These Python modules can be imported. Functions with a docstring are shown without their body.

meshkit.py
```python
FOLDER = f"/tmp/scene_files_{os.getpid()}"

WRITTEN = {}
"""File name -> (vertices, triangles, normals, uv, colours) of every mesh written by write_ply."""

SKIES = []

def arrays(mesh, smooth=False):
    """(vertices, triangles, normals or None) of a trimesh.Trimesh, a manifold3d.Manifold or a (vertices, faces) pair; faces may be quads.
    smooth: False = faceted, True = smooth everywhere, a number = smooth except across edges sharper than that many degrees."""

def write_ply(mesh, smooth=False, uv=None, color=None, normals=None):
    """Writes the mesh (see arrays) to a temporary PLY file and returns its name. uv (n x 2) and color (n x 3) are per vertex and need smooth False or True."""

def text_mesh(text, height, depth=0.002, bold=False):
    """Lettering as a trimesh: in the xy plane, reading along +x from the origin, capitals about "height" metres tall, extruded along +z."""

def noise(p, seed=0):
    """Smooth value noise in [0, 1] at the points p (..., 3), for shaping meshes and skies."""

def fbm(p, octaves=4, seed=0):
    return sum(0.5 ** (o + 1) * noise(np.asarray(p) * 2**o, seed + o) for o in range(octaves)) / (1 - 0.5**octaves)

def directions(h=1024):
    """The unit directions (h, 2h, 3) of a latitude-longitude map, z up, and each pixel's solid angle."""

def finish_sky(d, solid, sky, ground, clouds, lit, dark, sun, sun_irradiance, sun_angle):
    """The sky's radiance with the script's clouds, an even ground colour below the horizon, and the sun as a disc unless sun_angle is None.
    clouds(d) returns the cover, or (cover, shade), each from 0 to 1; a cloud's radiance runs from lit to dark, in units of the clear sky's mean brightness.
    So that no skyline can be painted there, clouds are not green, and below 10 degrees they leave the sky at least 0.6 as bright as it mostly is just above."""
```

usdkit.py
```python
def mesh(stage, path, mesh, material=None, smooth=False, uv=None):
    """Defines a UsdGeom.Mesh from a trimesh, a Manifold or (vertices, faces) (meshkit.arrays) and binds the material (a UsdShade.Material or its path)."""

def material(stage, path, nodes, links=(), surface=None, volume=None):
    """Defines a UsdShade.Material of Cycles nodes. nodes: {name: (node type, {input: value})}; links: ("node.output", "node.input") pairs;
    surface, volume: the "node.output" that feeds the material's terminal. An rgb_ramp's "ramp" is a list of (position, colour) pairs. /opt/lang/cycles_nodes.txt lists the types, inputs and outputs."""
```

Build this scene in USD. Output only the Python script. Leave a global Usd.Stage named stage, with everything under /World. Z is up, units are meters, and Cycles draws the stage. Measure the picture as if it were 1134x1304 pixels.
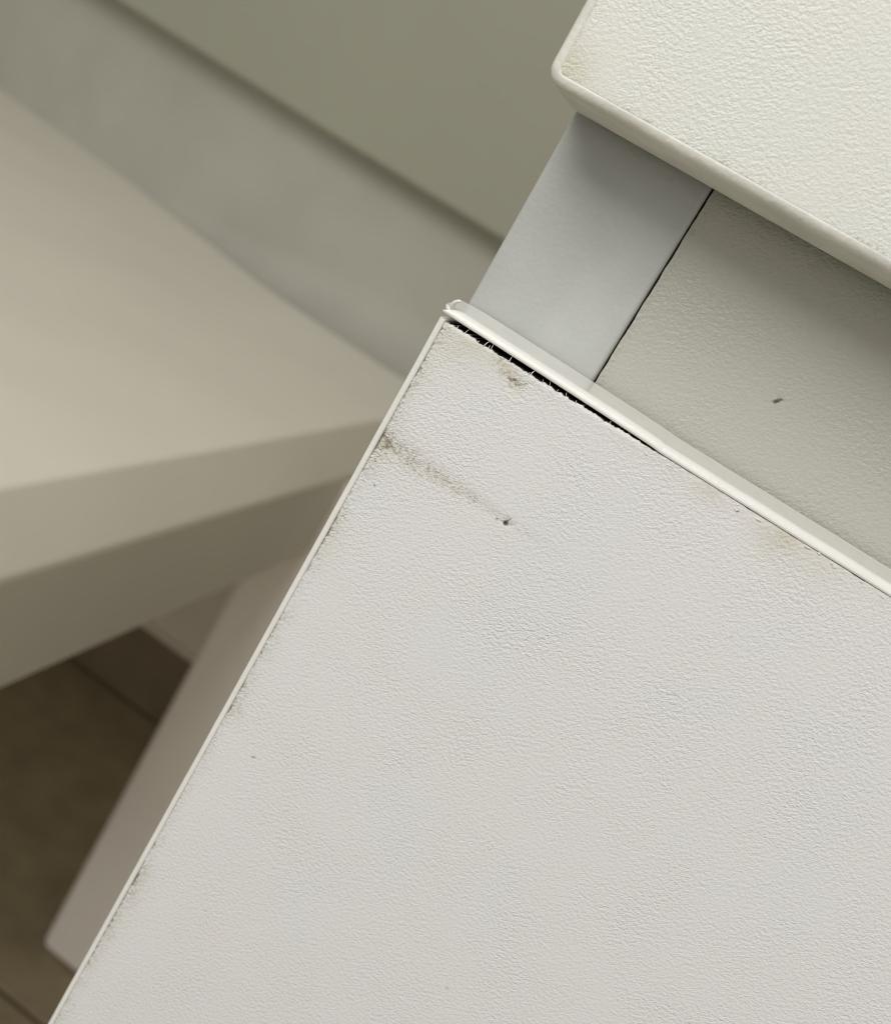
import math, numpy as np, manifold3d as m3, trimesh, usdkit, meshkit
from pxr import Usd, UsdGeom, UsdLux, UsdShade, Gf, Sdf, Vt

stage = Usd.Stage.CreateInMemory()
UsdGeom.SetStageUpAxis(stage, UsdGeom.Tokens.z)
UsdGeom.SetStageMetersPerUnit(stage, 1.0)
W = UsdGeom.Xform.Define(stage, '/World'); stage.SetDefaultPrim(W.GetPrim())
UsdGeom.Scope.Define(stage, '/World/Looks')
ZC = 0.600                       # height of the camera above the floor
rng = np.random.default_rng(7)

# ------------------------------------------------------------------ camera
YAW, PITCH, ROLL, FPX, DIST = 9.984, 16.217, 30.627, 1300.0, 0.112
_y, _p, _r = np.radians([YAW, PITCH, ROLL])
FWD = np.array([-np.sin(_y)*np.cos(_p), np.cos(_y)*np.cos(_p), -np.sin(_p)])
_right = np.array([np.cos(_y), np.sin(_y), 0]); _up = np.cross(_right, FWD)
CXV = np.cos(_r)*_right + np.sin(_r)*_up
CYV = -np.sin(_r)*_right + np.cos(_r)*_up
CPOS = np.array([0, -DIST, ZC])
cam = UsdGeom.Camera.Define(stage, '/World/camera')
M = Gf.Matrix4d(*CXV, 0, *CYV, 0, *(-FWD), 0, *CPOS, 1)
cam.AddTransformOp().Set(M)
cam.CreateHorizontalApertureAttr(24.0); cam.CreateVerticalApertureAttr(24.0*1024/890)
cam.CreateFocalLengthAttr(24.0*FPX/1134)
cam.CreateClippingRangeAttr(Gf.Vec2f(0.005, 50))
cam.CreateFStopAttr(21.0); cam.CreateFocusDistanceAttr(0.117)
cam.CreateExposureAttr(0.07)

# ------------------------------------------------------------------ light
def area(name, pos, target, w, h, power, color):
    l = UsdLux.RectLight.Define(stage, '/World/' + name)
    pos, target = np.array(pos, float), np.array(target, float)
    z = pos - target; z /= np.linalg.norm(z)
    x = np.cross([0, 0, 1.0], z); x /= np.linalg.norm(x); y = np.cross(z, x)
    l.AddTransformOp().Set(Gf.Matrix4d(*x, 0, *y, 0, *z, 0, *pos, 1))
    l.CreateWidthAttr(w); l.CreateHeightAttr(h); l.CreateIntensityAttr(power); l.CreateColorAttr(Gf.Vec3f(*color))
    return l
area('window_light', (-0.30, -0.72, ZC+0.64), (0.0, 0, ZC-0.03), 0.60, 0.60, 6.3, (1.0, 0.985, 0.968))
area('room_light', (1.0, -1.6, ZC+0.5), (0.0, 0, ZC-0.05), 1.6, 1.2, 0.5, (0.97, 0.98, 1.0))
dome = UsdLux.DomeLight.Define(stage, '/World/ambient_light')
dm = usdkit.material(stage, '/World/Looks/ambient', {'b': ('background_shader', {'color': (0.98, 0.985, 0.955), 'strength': 0.42})}, surface='b.background')
UsdShade.MaterialBindingAPI.Apply(dome.GetPrim()).Bind(dm)

# ------------------------------------------------------------------ materials
def melamine(name, base, bump=0.5, scale=1.0, dirt=False, rough=0.42, mottled=0.02, grain2=0.35):
    """white textured foil: orange peel relief, faint colour mottling and (optionally) dirt held in the grooves"""
    b = np.array(base)
    n = {'g': ('geometry', {}),
         'mm': ('mapping', {'mapping_type': 'point', 'rotation': (0, 0.0, 0), 'scale': (1000*scale, 1000*scale, 1000*scale)}),
         'rot': ('vector_rotate', {'rotate_type': 'y_axis', 'angle': math.radians(30)}),
         'an': ('mapping', {'mapping_type': 'point', 'scale': (0.88, 1.0, 1.12)}),
         'n1': ('noise_texture', {'scale': 2.3, 'detail': 1.0, 'roughness': 0.45, 'distortion': 0.1}),
         'n2': ('noise_texture', {'scale': 4.6, 'detail': 1.0, 'roughness': 0.5}),
         'hs': ('math', {'math_type': 'multiply_add', 'value2': grain2}),
         'bp': ('bump', {'strength': bump, 'distance': 0.00024/scale}),
         'm1': ('noise_texture', {'scale': 75.0, 'detail': 2.0}),
         'mr': ('rgb_ramp', {'ramp': [(0.3, tuple(b*np.array([1+mottled*.6, 1-mottled*.5, 1-mottled*.1]))), (0.5, tuple(b)), (0.72, tuple(b*np.array([1-mottled*.6, 1+mottled*.2, 1])))]}),
         'w1': ('noise_texture', {'scale': 90.0, 'detail': 3.0, 'roughness': 0.6}),
         'wr': ('math', {'math_type': 'multiply_add', 'value2': bump*2.4, 'value3': -bump*0.2}),
         'ws': ('math', {'math_type': 'multiply_add', 'value2': -0.35, 'value3': rough+0.17}),
         'p': ('principled_bsdf', {'specular_ior_level': 0.45})}
    l = [('g.position', 'w1.vector'), ('w1.fac', 'wr.value1'), ('wr.value', 'bp.strength'), ('w1.fac', 'ws.value1'), ('ws.value', 'p.roughness'), ('g.position', 'mm.vector'), ('mm.vector', 'rot.vector'), ('rot.vector', 'an.vector'), ('an.vector', 'n1.vector'), ('an.vector', 'n2.vector'),
         ('n2.fac', 'hs.value1'), ('n1.fac', 'hs.value3'), ('bp.normal', 'p.normal'),
         ('g.position', 'm1.vector'), ('m1.fac', 'mr.fac')]
    l += [('hs.value', 'ht.value3'), ('ht.value', 'bp.height')]
    n['ht'] = ('math', {'math_type': 'multiply_add', 'value1': 0.0, 'value2': -0.7})
    if dirt:
        l += [('dmul.value', 'ht.value1')]
        n.update({'d': ('attribute', {'attribute': 'dirt'}), 's': ('attribute', {'attribute': 'stain'}),
                  # dirt lies in the low spots of the relief
                  'inv': ('math', {'math_type': 'multiply_add', 'value2': -7.0, 'value3': 3.75, 'use_clamp': True}),
                  'dsum': ('math', {'math_type': 'multiply_add', 'value2': 1.0}),
                  'dd': ('math', {'math_type': 'multiply', 'use_clamp': True}),
                  'dmul': ('math', {'math_type': 'multiply_add', 'value2': 2.5, 'use_clamp': True}),
                  'n3': ('noise_texture', {'scale': 2.6, 'detail': 2.0, 'roughness': 0.6, 'distortion': 0.4}),
                  'mix1': ('mix_color', {'b': (0.58, 0.53, 0.37)}),
                  'dark': ('math', {'math_type': 'subtract', 'value2': 0.75, 'use_clamp': True}),
                  'dcol': ('mix_color', {'a': (0.35, 0.31, 0.235), 'b': (0.045, 0.036, 0.025)}),
                  'mix2': ('mix_color', {})})
        l += [('n3.fac', 'inv.value1'), ('an.vector', 'n3.vector'), ('inv.value', 'dd.value1'), ('d.fac', 'dd.value2'),
              ('d.fac', 'dsum.value1'), ('dd.value', 'dmul.value3'), ('dark.value', 'dmul.value1'),
              ('mr.color', 'mix1.a'), ('s.fac', 'mix1.fac'), ('mix1.result', 'mix2.a'), ('d.fac', 'dark.value1'), ('dark.value', 'dcol.fac'), ('dcol.result', 'mix2.b'), ('dmul.value', 'mix2.fac'), ('mix2.result', 'p.base_color')]
        del n['dsum']; l.remove(('d.fac', 'dsum.value1'))
    else:
        l += [('mr.color', 'p.base_color')]
    return usdkit.material(stage, '/World/Looks/' + name, n, l, surface='p.BSDF')

def plain(name, base, rough=0.5, var=0.05, nscale=40, bump=0.0, bscale=900, spec=0.4):
    b = np.array(base)
    n = {'g': ('geometry', {}), 'n': ('noise_texture', {'scale': nscale, 'detail': 4}),
         'r': ('rgb_ramp', {'ramp': [(0.3, tuple(b*(1-var))), (0.7, tuple(np.minimum(b*(1+var), .95)))]}),
         'p': ('principled_bsdf', {'roughness': rough, 'specular_ior_level': spec})}
    l = [('g.position', 'n.vector'), ('n.fac', 'r.fac'), ('r.color', 'p.base_color')]
    if bump:
        n.update({'n2': ('noise_texture', {'scale': bscale, 'detail': 3}), 'bp': ('bump', {'strength': bump, 'distance': 0.0003})})
        l += [('g.position', 'n2.vector'), ('n2.fac', 'bp.height'), ('bp.normal', 'p.normal')]
    return usdkit.material(stage, '/World/Looks/' + name, n, l, surface='p.BSDF')

m_lower = melamine('lower_front_foil', (0.768, 0.758, 0.742), bump=0.46, dirt=True)
m_upper = melamine('upper_front_foil', (0.765, 0.765, 0.70), bump=0.42, scale=0.95, dirt=True)
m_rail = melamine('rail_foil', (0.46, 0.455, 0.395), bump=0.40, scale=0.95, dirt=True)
m_band = plain('edge_band_plastic', (0.83, 0.815, 0.765), 0.26, 0.03, 300, 0.12, 1600)
m_band_old = plain('yellowed_edge_band', (0.745, 0.735, 0.66), 0.45, 0.10, 140, 0.35, 1300)
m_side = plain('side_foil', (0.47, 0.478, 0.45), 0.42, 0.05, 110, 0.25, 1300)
m_carcass = plain('carcass_foil', (0.80, 0.78, 0.72), 0.5, 0.03, 60)
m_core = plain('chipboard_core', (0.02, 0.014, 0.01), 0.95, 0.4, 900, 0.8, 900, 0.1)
m_chip = plain('torn_foil', (0.82, 0.79, 0.74), 0.7, 0.05, 900)
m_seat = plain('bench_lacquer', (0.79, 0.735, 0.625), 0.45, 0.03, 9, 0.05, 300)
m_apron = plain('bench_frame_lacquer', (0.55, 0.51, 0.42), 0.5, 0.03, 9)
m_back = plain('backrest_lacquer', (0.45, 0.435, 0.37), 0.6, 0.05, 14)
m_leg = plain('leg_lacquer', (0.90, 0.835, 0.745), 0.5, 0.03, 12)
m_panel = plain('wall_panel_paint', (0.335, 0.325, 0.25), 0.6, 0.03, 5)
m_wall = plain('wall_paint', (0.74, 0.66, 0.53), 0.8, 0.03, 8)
m_skirt = plain('skirting_tile_glaze', (0.21, 0.165, 0.10), 0.4, 0.1, 25)
m_tile = plain('floor_tile_glaze', (0.29, 0.235, 0.145), 0.45, 0.14, 35, 0.1, 500)
m_grout = plain('grout', (0.09, 0.07, 0.05), 0.9, 0.1, 200)

# ------------------------------------------------------------------ helpers
def tag(p, label=None, cat=None, group=None, kind=None):
    p = p.GetPrim() if hasattr(p, 'GetPrim') else p
    for k, v in (('label', label), ('category', cat), ('group', group), ('kind', kind)):
        if v: p.SetCustomDataByKey(k, v)
    return p
def path(parent, name):
    base = (parent if isinstance(parent, str) else str(parent.GetPath())) + '/' + name
    out, k = base, 0
    while stage.GetPrimAtPath(out): k += 1; out = f'{base}_{k:03d}'
    return out
def thing(name, label, cat, loc=(0, 0, 0)):
    x = UsdGeom.Xform.Define(stage, path('/World', name)); x.AddTranslateOp().Set(Gf.Vec3d(*loc))
    return tag(x, label, cat)
LOC = {}
def obj(name, mesh, mat, parent='/World', smooth=35, label=None, prim=None):
    """one Mesh; vertices are given in world metres (z from the camera height down is negative: local to ZC)"""
    v, f = (np.array(mesh.vertices), np.array(mesh.faces)) if hasattr(mesh, 'vertices') else mesh
    m = usdkit.mesh(stage, path(parent, name), (v, f), mat, smooth=smooth)
    for k, a in (prim or {}).items():
        UsdGeom.PrimvarsAPI(m).CreatePrimvar(k, Sdf.ValueTypeNames.FloatArray, 'vertex').Set(Vt.FloatArray.FromNumpy(np.asarray(a, np.float32)))
    if label: tag(m, label)
    return m.GetPrim()
def rbox(lo, hi, r=0.002, seg=4):
    """box with rounded edges"""
    import manifold3d as m3
    lo, hi = np.array(lo, float), np.array(hi, float)
    s = m3.Manifold.sphere(r, seg*4)
    c = [s.translate([float(x), float(y), float(z)]) for x in (lo[0]+r, hi[0]-r) for y in (lo[1]+r, hi[1]-r) for z in (lo[2]+r, hi[2]-r)]
    m = m3.Manifold.batch_hull(c).to_mesh()
    return trimesh.Trimesh(np.array(m.vert_properties[:, :3]), np.array(m.tri_verts), process=True)
def sweep(profile, pts, tang_out, closed_ends=True):
    """profile (k,2): (outward offset, y). pts (n,2): x,z path. tang_out (n,2): outward normals in x,z."""
    P, k, n = np.asarray(profile), len(profile), len(pts)
    v = np.zeros((n, k, 3))
    v[:, :, 0] = pts[:, None, 0] + P[None, :, 0]*tang_out[:, None, 0]
    v[:, :, 2] = pts[:, None, 1] + P[None, :, 0]*tang_out[:, None, 1]
    v[:, :, 1] = P[None, :, 1]
    v = v.reshape(-1, 3); f = []
    for i in range(n-1):
        for j in range(k):
            a, b = i*k+j, i*k+(j+1) % k
            f += [[a, b, a+k], [b, b+k, a+k]]
    f += [[0, j+1, j] for j in range(1, k-1)] + [[(n-1)*k, (n-1)*k+j, (n-1)*k+j+1] for j in range(1, k-1)]
    t = trimesh.Trimesh(v, f, process=False); trimesh.repair.fix_normals(t)
    return t
def fine(a, b, fa, fb, step, coarse):
    """coordinates a..b, dense between fa and fb"""
    out = [np.linspace(fa, fb, int((fb-fa)/step)+1)]
    if a < fa: out.insert(0, np.linspace(a, fa, int((fa-a)/coarse)+2)[:-1])
    if b > fb: out.append(np.linspace(fb, b, int((b-fb)/coarse)+2)[1:])
    return np.concatenate(out)
def face_board(xs, zs, thick, y0, marks, top_edge=None):
    """a board whose front face is a fine grid. marks(x, z, mm) -> dirt, stain, inward dent (mm)"""
    X, Z = np.meshgrid(xs, zs)
    d, s, dent = marks(X*1000, Z*1000)
    if top_edge is not None:
        k = np.clip((Z - (zs[-1]-0.0012))/0.0012, 0, 1)**2
        Z = Z - k*top_edge(X*1000)/1000
        dent = dent + np.where(X < -0.004, 0.18, 0.03)*np.clip((Z-(zs[-1]-0.0005))/0.0005, 0, 1)**2
    Y = y0 + dent/1000
    v = np.stack([X, Y, Z + ZC], -1).reshape(-1, 3)
    nz, nx = X.shape
    i = np.arange(nz*nx).reshape(nz, nx)
    a, b, c, e = i[:-1, :-1].ravel(), i[:-1, 1:].ravel(), i[1:, 1:].ravel(), i[1:, :-1].ravel()
    f = np.vstack([np.stack([a, b, c], 1), np.stack([a, c, e], 1)])
    ring = np.concatenate([i[0, :], i[1:, -1], i[-1, -2::-1], i[-2:0:-1, 0]])
    back = v[ring].copy(); back[:, 1] = y0 + thick
    n0 = len(v); v = np.vstack([v, v[ring], back]); m = len(ring)   # separate rim for a crisp edge
    r = np.arange(m); q = (r+1) % m
    f = np.vstack([f, np.stack([n0+r, n0+m+r, n0+m+q], 1), np.stack([n0+r, n0+m+q, n0+q], 1),
                   np.stack([np.full(m-2, n0+m), n0+m+r[2:], n0+m+r[1:-1]], 1)])
    pad = np.zeros(2*m)
    return (v, f), {'dirt': np.concatenate([d.ravel(), pad]), 'stain': np.concatenate([s.ravel(), pad])}
def nz2(x, z, sc, seed, oc=2):
    return meshkit.fbm(np.stack([x*sc, z*sc, np.full_like(x, 3.3)], -1), oc, seed)
def seg(x, z, a, b):
    """distance to the segment and place 0..1 along it"""
    a, b = np.array(a), np.array(b); d = b-a
    t = np.clip(((x-a[0])*d[0] + (z-a[1])*d[1])/(d@d), 0, 1)
    return np.hypot(x-a[0]-t*d[0], z-a[1]-t*d[1]), t
g = lambda q: np.exp(-q*q)
def px(u, v, y=0.0):                     # where a mark of the photograph lies on the front plane, millimetres
    d = FWD*FPX + CXV*(u-567) - CYV*(v-652)
    t = (DIST+y)/d[1]
    return np.array([d[0]*t*1000, d[2]*t*1000])

# ------------------------------------------------------------------ setting
def stucture(name, mesh, mat, smooth=False):
    p = obj(name, mesh, mat, smooth=smooth); return tag(p, kind='structure')
def box(lo, hi):
    return trimesh.creation.box(bounds=np.array([lo, hi]))
WALL_Y = 0.745
fl = tag(UsdGeom.Xform.Define(stage, '/World/floor'), kind='structure')
obj('grout_bed', box((-2.6, -2.0, -0.03), (1.6, WALL_Y+0.13, -0.003)), m_grout, fl, False)
T = 0.60; J = 0.004
for ix in range(-4, 3):
    for iy in range(-4, 2):
        x0, y0 = -0.02 + ix*T, 0.402 + (iy-1)*T
        x1, y1 = x0+T-J, min(y0+T-J, WALL_Y-0.0081)
        if y1-y0 < 0.02: continue
        t = rbox((x0, y0, -0.02), (x1, y1, 0.0), 0.0015, 2)
        obj('tile', t, m_tile, fl, 40)
stucture('wall', box((-0.60, WALL_Y, -0.03), (1.6, WALL_Y+0.1, 2.2)), m_wall)
stucture('wall', box((-2.6, WALL_Y+0.13, -0.03), (-0.6, WALL_Y+0.23, 2.2)), m_wall)

# skirting tiles along the wall
sk = thing('skirting', 'brown tile skirting along the foot of the wall under the bench', 'skirting', (0, 0, 0))
for ix in range(-4, 3):
    if ix < -1: continue
    obj('tile', rbox((-0.02+ix*T, WALL_Y-0.008, 0.0005), (-0.02+ix*T+T-0.003, WALL_Y, 0.078), 0.0012, 2), m_skirt, sk, 40)

obj('sealant_bead', rbox((-0.62, WALL_Y-0.0085, 0.0782), (1.5, WALL_Y-0.0002, 0.0835), 0.002, 3), m_wall, sk, 40)
# wall panel whose lower edge overhangs the bench's backrest
knots = [(-2.2, 0.762), (-0.84, 0.762), (-0.36, 0.650), (1.2, 0.650)]; segs = []
for (xa, ya), (xb, yb) in zip(knots, knots[1:]):
    segs.append(m3.Manifold.batch_hull([m3.Manifold.sphere(0.004, 12).translate([x, y, ZC+z-0.0107*x]) for x, yf in ((xa, ya), (xb, yb)) for y in (yf+0.004, yf+0.074) for z in (-0.0225, 1.3)]))
pm = m3.Manifold.batch_boolean(segs, m3.OpType.Add).to_mesh()
pm = trimesh.Trimesh(np.array(pm.vert_properties[:, :3]), np.array(pm.tri_verts))
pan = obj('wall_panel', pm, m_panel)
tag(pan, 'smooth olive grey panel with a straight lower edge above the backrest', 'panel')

# ------------------------------------------------------------------ bench
bn = thing('bench', 'blurred off-white bench with flat seat, apron and low backrest', 'bench', (0, 0, 0))
hull = [m3.Manifold.sphere(0.004, 20).translate([x, y, ZC+z]) for y in (0.024, 0.82) for x, z in ((-1.9, -0.156), (-1.9, -0.180), (-0.1755, -0.156), (-0.1625, -0.178))]
sm = m3.Manifold.batch_hull(hull).to_mesh()
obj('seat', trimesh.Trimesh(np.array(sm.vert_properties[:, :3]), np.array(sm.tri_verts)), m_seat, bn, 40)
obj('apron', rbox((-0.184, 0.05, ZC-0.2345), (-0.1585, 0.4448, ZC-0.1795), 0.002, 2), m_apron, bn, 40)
# the backrest swells into the seat through a cove that grows towards the cabinet
bx = np.concatenate([np.linspace(-1.9, -0.8, 12), np.linspace(-0.78, -0.02, 60)]); rows = []
for x in bx:
    yf = min(0.684 + 0.24*max(0.0, -0.36 - x), 0.80)
    q = min(max((x+0.60)/0.38, 0), 1); r = 0.004 + 0.042*q*q*(3-2*q)
    z0 = -0.1525
    cove = [(yf - r + r*math.sin(t), z0 + r - r*math.cos(t)) for t in np.linspace(0, math.pi/2, 8)]
    top = -0.004 - 0.0107*x - 0.010
    rows.append([(x, y, ZC+z) for y, z in cove + [(yf, top-0.006), (yf+0.002, top-0.002), (yf+0.006, top), (yf+0.031, top), (yf+0.031, z0-0.003), (yf-r, z0-0.003)]])
k = len(rows[0]); bv = np.array(rows).reshape(-1, 3)
bf = [t for a in range(len(bx)-1) for b in range(k) for t in ([a*k+b, a*k+(b+1) % k, a*k+k+b], [a*k+(b+1) % k, a*k+k+(b+1) % k, a*k+k+b])]
bf += [[0, b+1, b] for b in range(1, k-1)] + [[len(bv)-k, len(bv)-k+b, len(bv)-k+b+1] for b in range(1, k-1)]
bm = trimesh.Trimesh(bv, bf, process=False); trimesh.repair.fix_normals(bm)
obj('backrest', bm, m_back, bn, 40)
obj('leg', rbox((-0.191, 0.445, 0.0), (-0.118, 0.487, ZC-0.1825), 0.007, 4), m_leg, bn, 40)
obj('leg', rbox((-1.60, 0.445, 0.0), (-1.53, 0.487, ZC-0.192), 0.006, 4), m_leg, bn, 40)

# ------------------------------------------------------------------ cabinet
cb = thing('cabinet', 'white cabinet carcass seen between the two drawer fronts', 'cabinet', (0, 0, 0))
SX0, SX1, SY = -0.0331, -0.01455, 0.0130
obj('side_panel', box((SX0+0.0002, SY+0.0008, 0.02), (SX1-0.0002, 0.50, ZC+0.16)), m_carcass, cb, False)
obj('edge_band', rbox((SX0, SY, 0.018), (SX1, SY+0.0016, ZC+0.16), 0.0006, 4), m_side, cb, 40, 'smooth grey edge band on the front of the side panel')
def rail_marks(x, z):
    d, _ = seg(x, z, (-14.0, -40), (-14.0, 40))
    dirt = 0.38*g((d-0.25)/0.16)*(nz2(x, z, 0.9, 3) > 0.42) + 0.22*g(d/0.9)*nz2(x, z, 1.6, 5)
    for (u, v, r, a) in ((990, 510, .26, 1.5), (985, 512, .22, 1.4), (995, 508, .2, 1.4), (976, 511, .15, 1.1), (1060, 545, .2, .7), (1128, 612, .22, .6), (915, 425, .15, .5)):
        c = px(u, v, SY); q = np.hypot((x-c[0])*0.8, z-c[1])*(0.45+1.1*nz2(x, z, 4, 9))
        dirt = dirt + a*np.clip(1.5-q/r, 0, 1)
    return dirt, 0.0*x, 0.0*x
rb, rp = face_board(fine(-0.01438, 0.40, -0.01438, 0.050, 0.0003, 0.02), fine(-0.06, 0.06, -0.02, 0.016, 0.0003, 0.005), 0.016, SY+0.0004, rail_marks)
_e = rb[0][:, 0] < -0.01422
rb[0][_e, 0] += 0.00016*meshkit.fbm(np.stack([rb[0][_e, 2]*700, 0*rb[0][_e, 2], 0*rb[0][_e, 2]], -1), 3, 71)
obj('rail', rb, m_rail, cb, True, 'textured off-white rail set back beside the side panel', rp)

# ------------------------------------------------------------------ upper drawer front
up = thing('drawer_front', 'upper drawer front with rounded lower left corner, overhanging the gap', 'drawer front')
UX, UZ, TH = -0.0346, 0.0128, 0.0115
IN = 0.0013
def upper_marks(x, z):
    dl = np.abs(x - (UX+IN)*1000); db = np.abs(z - (UZ+IN)*1000)
    e = np.minimum(dl, db)
    dirt = 0.4*g(e/0.18)*np.clip(nz2(x, z, 0.5, 11)*3-0.9, 0, 1) + 0.22*g(e/1.0)*np.clip(nz2(x, z, 0.35, 12)*2.4-0.7, 0, 1)
    for (u, v, r, a) in ((1068, 254, .25, .7), (757, 131, .22, .4), (920, 208, .3, .5)):
        c = px(u, v); dirt = dirt + a*g(np.hypot(x-c[0], z-c[1])/r)
    stain = 0.55*g(np.hypot(x-(UX*1000+2), z-(UZ*1000+2))/2.5)
    return dirt, stain, 0.0*x
ub, upv = face_board(fine(UX+IN, 0.40, UX+IN, 0.04, 0.00028, 0.02), fine(UZ+IN, 0.16, UZ+IN, 0.055, 0.00028, 0.006), TH-0.001, 0.0, upper_marks)
obj('panel', ub, m_upper, up, True, 'textured off-white upper panel', upv)
R = 0.0021
pth, nrm = [], []
for z in np.linspace(0.16, UZ+R, 40): pth.append((UX, z)); nrm.append((-1, 0))
for t in np.linspace(0, math.pi/2, 10)[1:-1]:
    nrm.append((-math.cos(t), -math.sin(t))); pth.append((UX+R-R*math.cos(t), UZ+R-R*math.sin(t)))
for x in np.linspace(UX+R, 0.40, 80): pth.append((x, UZ)); nrm.append((0, -1))
rr = 0.00105
prof = [(-IN, 0.00005), (-IN+0.00008, -0.00001), (-IN+0.00022, -0.00004)] + [(-rr*(1-math.sin(t)), rr*(1-math.cos(t))-0.00004) for t in np.linspace(0.05, math.pi/2, 9)] + [(0, TH), (-IN, TH)]
pth, nrm = np.array(pth), np.array(nrm, float)
sw = sweep(prof, pth, nrm); sw.vertices[:, 2] += ZC
obj('edge_band', sw, m_band_old, up, 50, 'yellowed rounded edge band along side and bottom')

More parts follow.
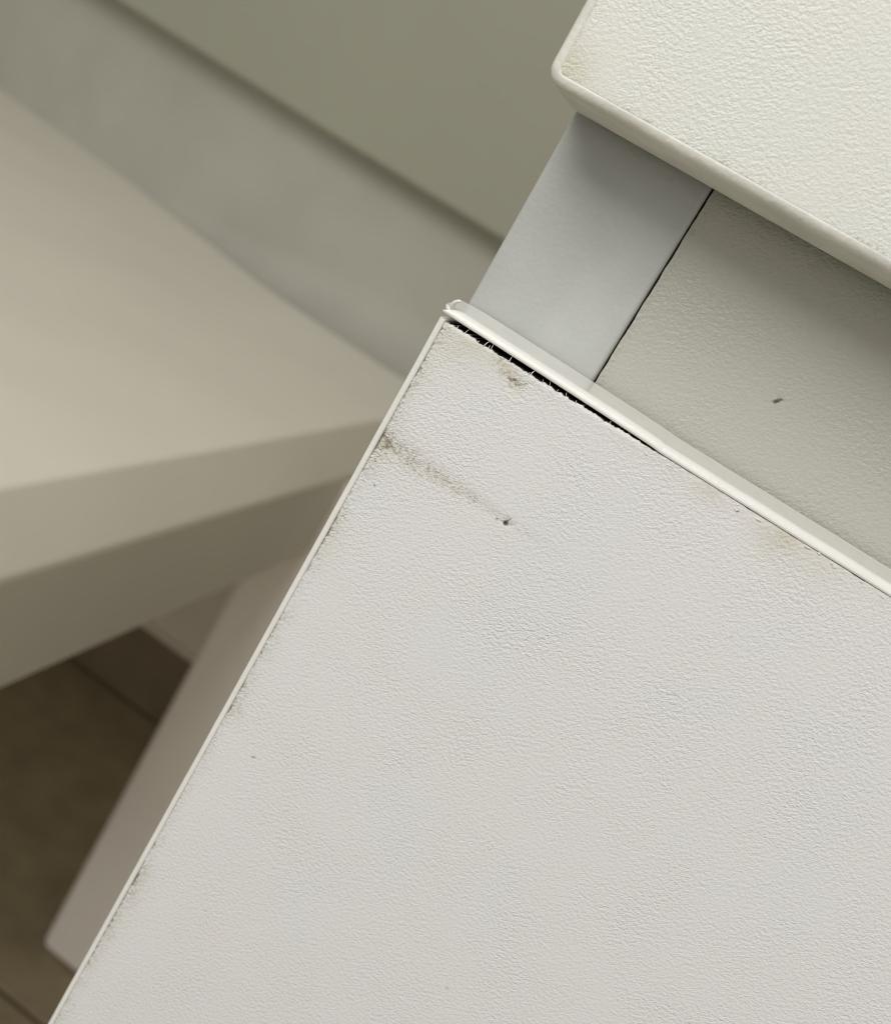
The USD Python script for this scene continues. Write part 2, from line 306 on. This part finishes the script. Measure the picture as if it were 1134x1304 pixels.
# ------------------------------------------------------------------ lower drawer front
lo = thing('drawer_front', 'lower drawer front, scuffed, with edge band peeling off its top', 'drawer front')
LX, LZ, TH = -0.0317, -0.0143, 0.0125
BW = 0.00085                     # width of the side band seen from the front
GAPX = -3.0                      # where the peeling ends, mm
def gap(x):                      # height of the open crack, mm
    return 0.012 + 0.62*np.clip((GAPX - x)/(GAPX+31.7), 0, 1)**0.55
def lower_marks(x, z):
    e = x - (LX+BW)*1000; tz = LZ*1000 - z
    patch = np.clip(meshkit.fbm(np.stack([0*x, z*0.16, 0*x], -1), 3, 21)*3.2-1.15, 0, 1)
    fineN = nz2(x, z, 1.7, 22)
    wdt = 0.7 + 2.2*meshkit.fbm(np.stack([0*x+5, z*0.45, 0*x], -1), 3, 24)
    dirt = 1.0*(0.5+0.5*patch)*np.clip(1-e/wdt, 0, 1)*np.clip(fineN*2.4-0.55, 0, 1)
    dirt = dirt + 0.55*g(e/0.16)*np.clip(patch+0.55, 0, 1)
    stain = 0.22*patch*g(e/2.2)
    dent = 0.0*x
    # the long scuff running in from the side band
    d, t = seg(x, z, px(470, 553), px(648, 667))
    w = 1.75*(1-t) + 0.42*t
    s = g(d/w)
    dirt = dirt + s*(0.62*(1-t)**0.5*np.clip(t*9+.25, 0, 1)+0.25)*np.clip(nz2(x, z, 1.25, 31)*2.3-0.4, 0, 1)
    stain = stain + 0.30*s*(1-0.6*t)
    dent = dent + 0.07*s
    d, t = seg(x, z, px(648, 667), px(720, 716)); dirt = dirt + 0.26*g(d/0.9)*(1-t); dent = dent + 0.03*g(d/0.6)*(1-t)
    # bruise below the crack
    d, t = seg(x, z, px(618, 425), px(655, 492))
    dirt = dirt + 1.1*g(d/0.95)*np.clip(t*1.3-.2, 0.12, 1)*np.clip(nz2(x, z, 1.5, 33)*2.6-0.7, 0, 1); stain = stain + 0.4*g(d/0.8)*t; dent = dent + .1*g(d/.8)*t
    # single dark specks
    for (u, v, r, a) in ((643, 666, .30, 1.3), (632, 661, .2, .9), (650, 662, .16, .9), (477, 618, .16, 1.2), (322, 964, .24, 1.1), (569, 1259, .2, .8), (939, 652, .18, 1.5),
                         (1062, 702, .2, .5), (728, 1276, .2, .35), (930, 812, .18, .4), (460, 706, .15, .4), (655, 483, .2, .9), (668, 490, .15, .7)):
        c = px(u, v); q = np.hypot(x-c[0], z-c[1]); q = q*(0.25+1.5*nz2(x, z, 4.5, 35))
        dirt = dirt + a*np.clip(1.5-q/r, 0, 1.0)
    # glue along the upper edge, chafed foil near the crack
    for (u, v, r, a) in ((985, 690, 2.0, .32), (1000, 680, 1.3, .25), (900, 625, 1.4, .25), (1040, 720, 2.2, .2), (600, 440, 3.0, .25), (570, 440, 2.5, .15)):
        c = px(u, v); stain = stain + a*g(np.hypot((x-c[0])*.8, z-c[1])/r)*(0.4+nz2(x, z, 0.9, 37))
    stain = stain + 0.22*g(tz/1.6)*np.clip(nz2(x, z, 0.3, 38)*2-.5, 0, 1)
    dirt = dirt + 0.30*g(tz/0.30)*np.clip(nz2(x, z, 0.9, 39)*2.2-0.75, 0, 1)*(x < 30) + 0.16*g(tz/1.8)*np.clip(nz2(x, z, 1.3, 40)*2-0.6, 0, 1)*(x < 0)
    # broad relief: the foil is not perfectly flat
    dent = dent + 0.05*(nz2(x, z, 0.12, 41)-0.5)
    return dirt, np.clip(stain, 0, .8), dent
def torn(x):
    k = np.clip((GAPX+1 - x)/3, 0, 1)
    n1 = meshkit.fbm(np.stack([x*1.3, 0*x, 0*x], -1), 3, 51)
    n2 = meshkit.noise(np.stack([x*5.5, 0*x+2, 0*x], -1), 52)
    return k*np.clip(n1*0.30 + n2*0.14 - 0.10, 0, 0.45) + (1-k)*0.06*np.clip(meshkit.noise(np.stack([x*1.1, 0*x, 0*x+9], -1), 53)*3-1.9, 0, 1)
xs = fine(LX+BW, 0.40, LX+BW, 0.068, 0.00022, 0.02); zs = fine(-0.26, LZ, -0.132, LZ, 0.00022, 0.006)
lb, lp = face_board(xs, zs, TH-0.001, 0.0, lower_marks, torn)
obj('panel', lb, m_lower, lo, True, 'textured white panel with scuffs and grime along its left edge', lp)
# raw chipboard core seen inside the crack, just under the foil of the top edge
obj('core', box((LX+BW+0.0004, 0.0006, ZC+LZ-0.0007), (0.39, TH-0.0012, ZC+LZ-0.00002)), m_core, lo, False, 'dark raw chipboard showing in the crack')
# side band
rr = 0.00045
prof = [(-BW, 0.00012), (-BW+0.00008, -0.00004), (-BW+0.0002, -0.00010)] + [(-rr*(1-math.sin(t)), rr*(1-math.cos(t))-0.0001) for t in np.linspace(0.05, math.pi/2, 7)] + [(0, TH), (-BW, TH)]
zz = np.linspace(-0.26, LZ+0.0001, 260)
wob = 0.00004*(meshkit.fbm(np.stack([zz*300, 0*zz, 0*zz], -1), 3, 61)-0.5)
sw = sweep(prof, np.stack([np.full_like(zz, LX)+wob, zz], 1), np.tile([-1.0, 0], (len(zz), 1))); sw.vertices[:, 2] += ZC
obj('edge_band', sw, m_band, lo, 50, 'thin white edge band down the left side')
# top band, lifted at its left end
BT = 0.00115
xq = np.concatenate([np.linspace(-31.5, -2, 140), np.linspace(-1.7, 400, 260)])
lift = gap(xq)
zq = LZ*1000 + lift + 0.05*(meshkit.fbm(np.stack([xq*0.25, 0*xq, 0*xq], -1), 2, 63)-0.5)
end = np.clip((-30.2 - xq)/0.8, 0, 1)
rr = 0.00095
prof = [(0.0, 0.0002), (0.00010, -0.00008), (0.00028, -0.00014)] + [(BT-rr+rr*math.sin(t), rr*(1-math.cos(t))-0.00014) for t in np.linspace(0.1, math.pi/2, 10)] + [(BT, TH*0.6), (BT, TH), (0, TH)]
sw = sweep(prof, np.stack([xq, zq], 1)/1000, np.tile([0, 1.0], (len(xq), 1)))
v = np.array(sw.vertices)                                   # the cut end is ragged and a little squeezed
k = np.clip((-0.0300-v[:, 0])/0.001, 0, 1)
v[:, 2] -= k**2*0.0003*np.clip((v[:, 2]-(LZ+0.001))/BT, 0, 1)
v[:, 0] += k*(0.0003*np.sin(v[:, 2]*9000) - 0.0023*np.clip(v[:, 1]/TH, 0, 1))
sw.vertices = v; sw.vertices[:, 2] += ZC
obj('edge_band', sw, m_band, lo, 50, 'thick white top edge band peeling away at its left end')
# curled burr at the end of the band, and torn fibres that bridge the crack
def tube(pts, rad, n=6):
    pts = np.array(pts, float); out = []
    v, f = [], []
    for i, p in enumerate(pts):
        t = pts[min(i+1, len(pts)-1)] - pts[max(i-1, 0)]; t /= np.linalg.norm(t)
        a = np.cross(t, [0, 1, 0.01]); a /= np.linalg.norm(a); b = np.cross(t, a)
        r = rad[i] if np.ndim(rad) else rad
        for j in range(n): v.append(p + r*(a*math.cos(2*math.pi*j/n) + b*math.sin(2*math.pi*j/n)))
    for i in range(len(pts)-1):
        for j in range(n):
            q, w = i*n+j, i*n+(j+1) % n
            f += [[q, w, q+n], [w, w+n, q+n]]
    f += [[0, j+1, j] for j in range(1, n-1)] + [[len(v)-n, len(v)-n+j, len(v)-n+j+1] for j in range(1, n-1)]
    t = trimesh.Trimesh(v, f, process=False); trimesh.repair.fix_normals(t); return t
zb = ZC + LZ + (gap(-30.9))/1000 + BT
obj('burr', tube([(-0.0309, 0.0006, zb-0.0007), (-0.0310, 0.0003, zb-0.0002), (-0.0310, 0.0, zb+0.0002), (-0.0309, -0.0002, zb+0.00055), (-0.0306, -0.0003, zb+0.00085), (-0.0303, -0.0003, zb+0.00095)],
                 [0.00034, 0.00034, 0.0003, 0.00024, 0.0002, 0.00012], 8), m_band, lo, True, 'curled plastic burr at the end of the top edge band')
for i in range(16):
    x = rng.uniform(-30.2, -6)
    if i < 6: x = (-28.3, -25.6, -24.7, -22.2, -19.4, -16.9)[i]
    gz = gap(x); z0 = LZ*1000 - float(torn(np.array([x]))[0]) - 0.05
    L = (gz+0.25) if i < 6 else rng.uniform(0.2, 0.55)
    a = rng.uniform(-0.5, 0.5); y = rng.uniform(0.05, 0.35)
    r = rng.uniform(0.03, 0.07)*(1.2 if i < 6 else 1.0)
    pts = [(x/1000, y/1000, ZC+z0/1000), ((x+a*L*.4)/1000, (y-0.1)/1000, ZC+(z0+L*.5)/1000), ((x+a*L)/1000, y/1000, ZC+(z0+L)/1000)]
    obj('fibre', tube(pts, [r/1000, r*.8/1000, r*.4/1000], 5), m_chip, lo, True)
# small lifted flakes of foil along the closed part of the joint
import manifold3d as m3
for i in range(16):
    x = rng.uniform(-5, 26); 
    w = rng.uniform(0.15, 0.5)
    pts = rng.normal(0, 1, (9, 3))*np.array([w*.6, 0.05, w*.22]) + np.array([x, -0.03, LZ*1000-rng.uniform(0.05, 0.9)])
    h = trimesh.convex.convex_hull(pts/1000 + np.array([0, 0, ZC]))
    obj('flake', h, m_chip, lo, False)
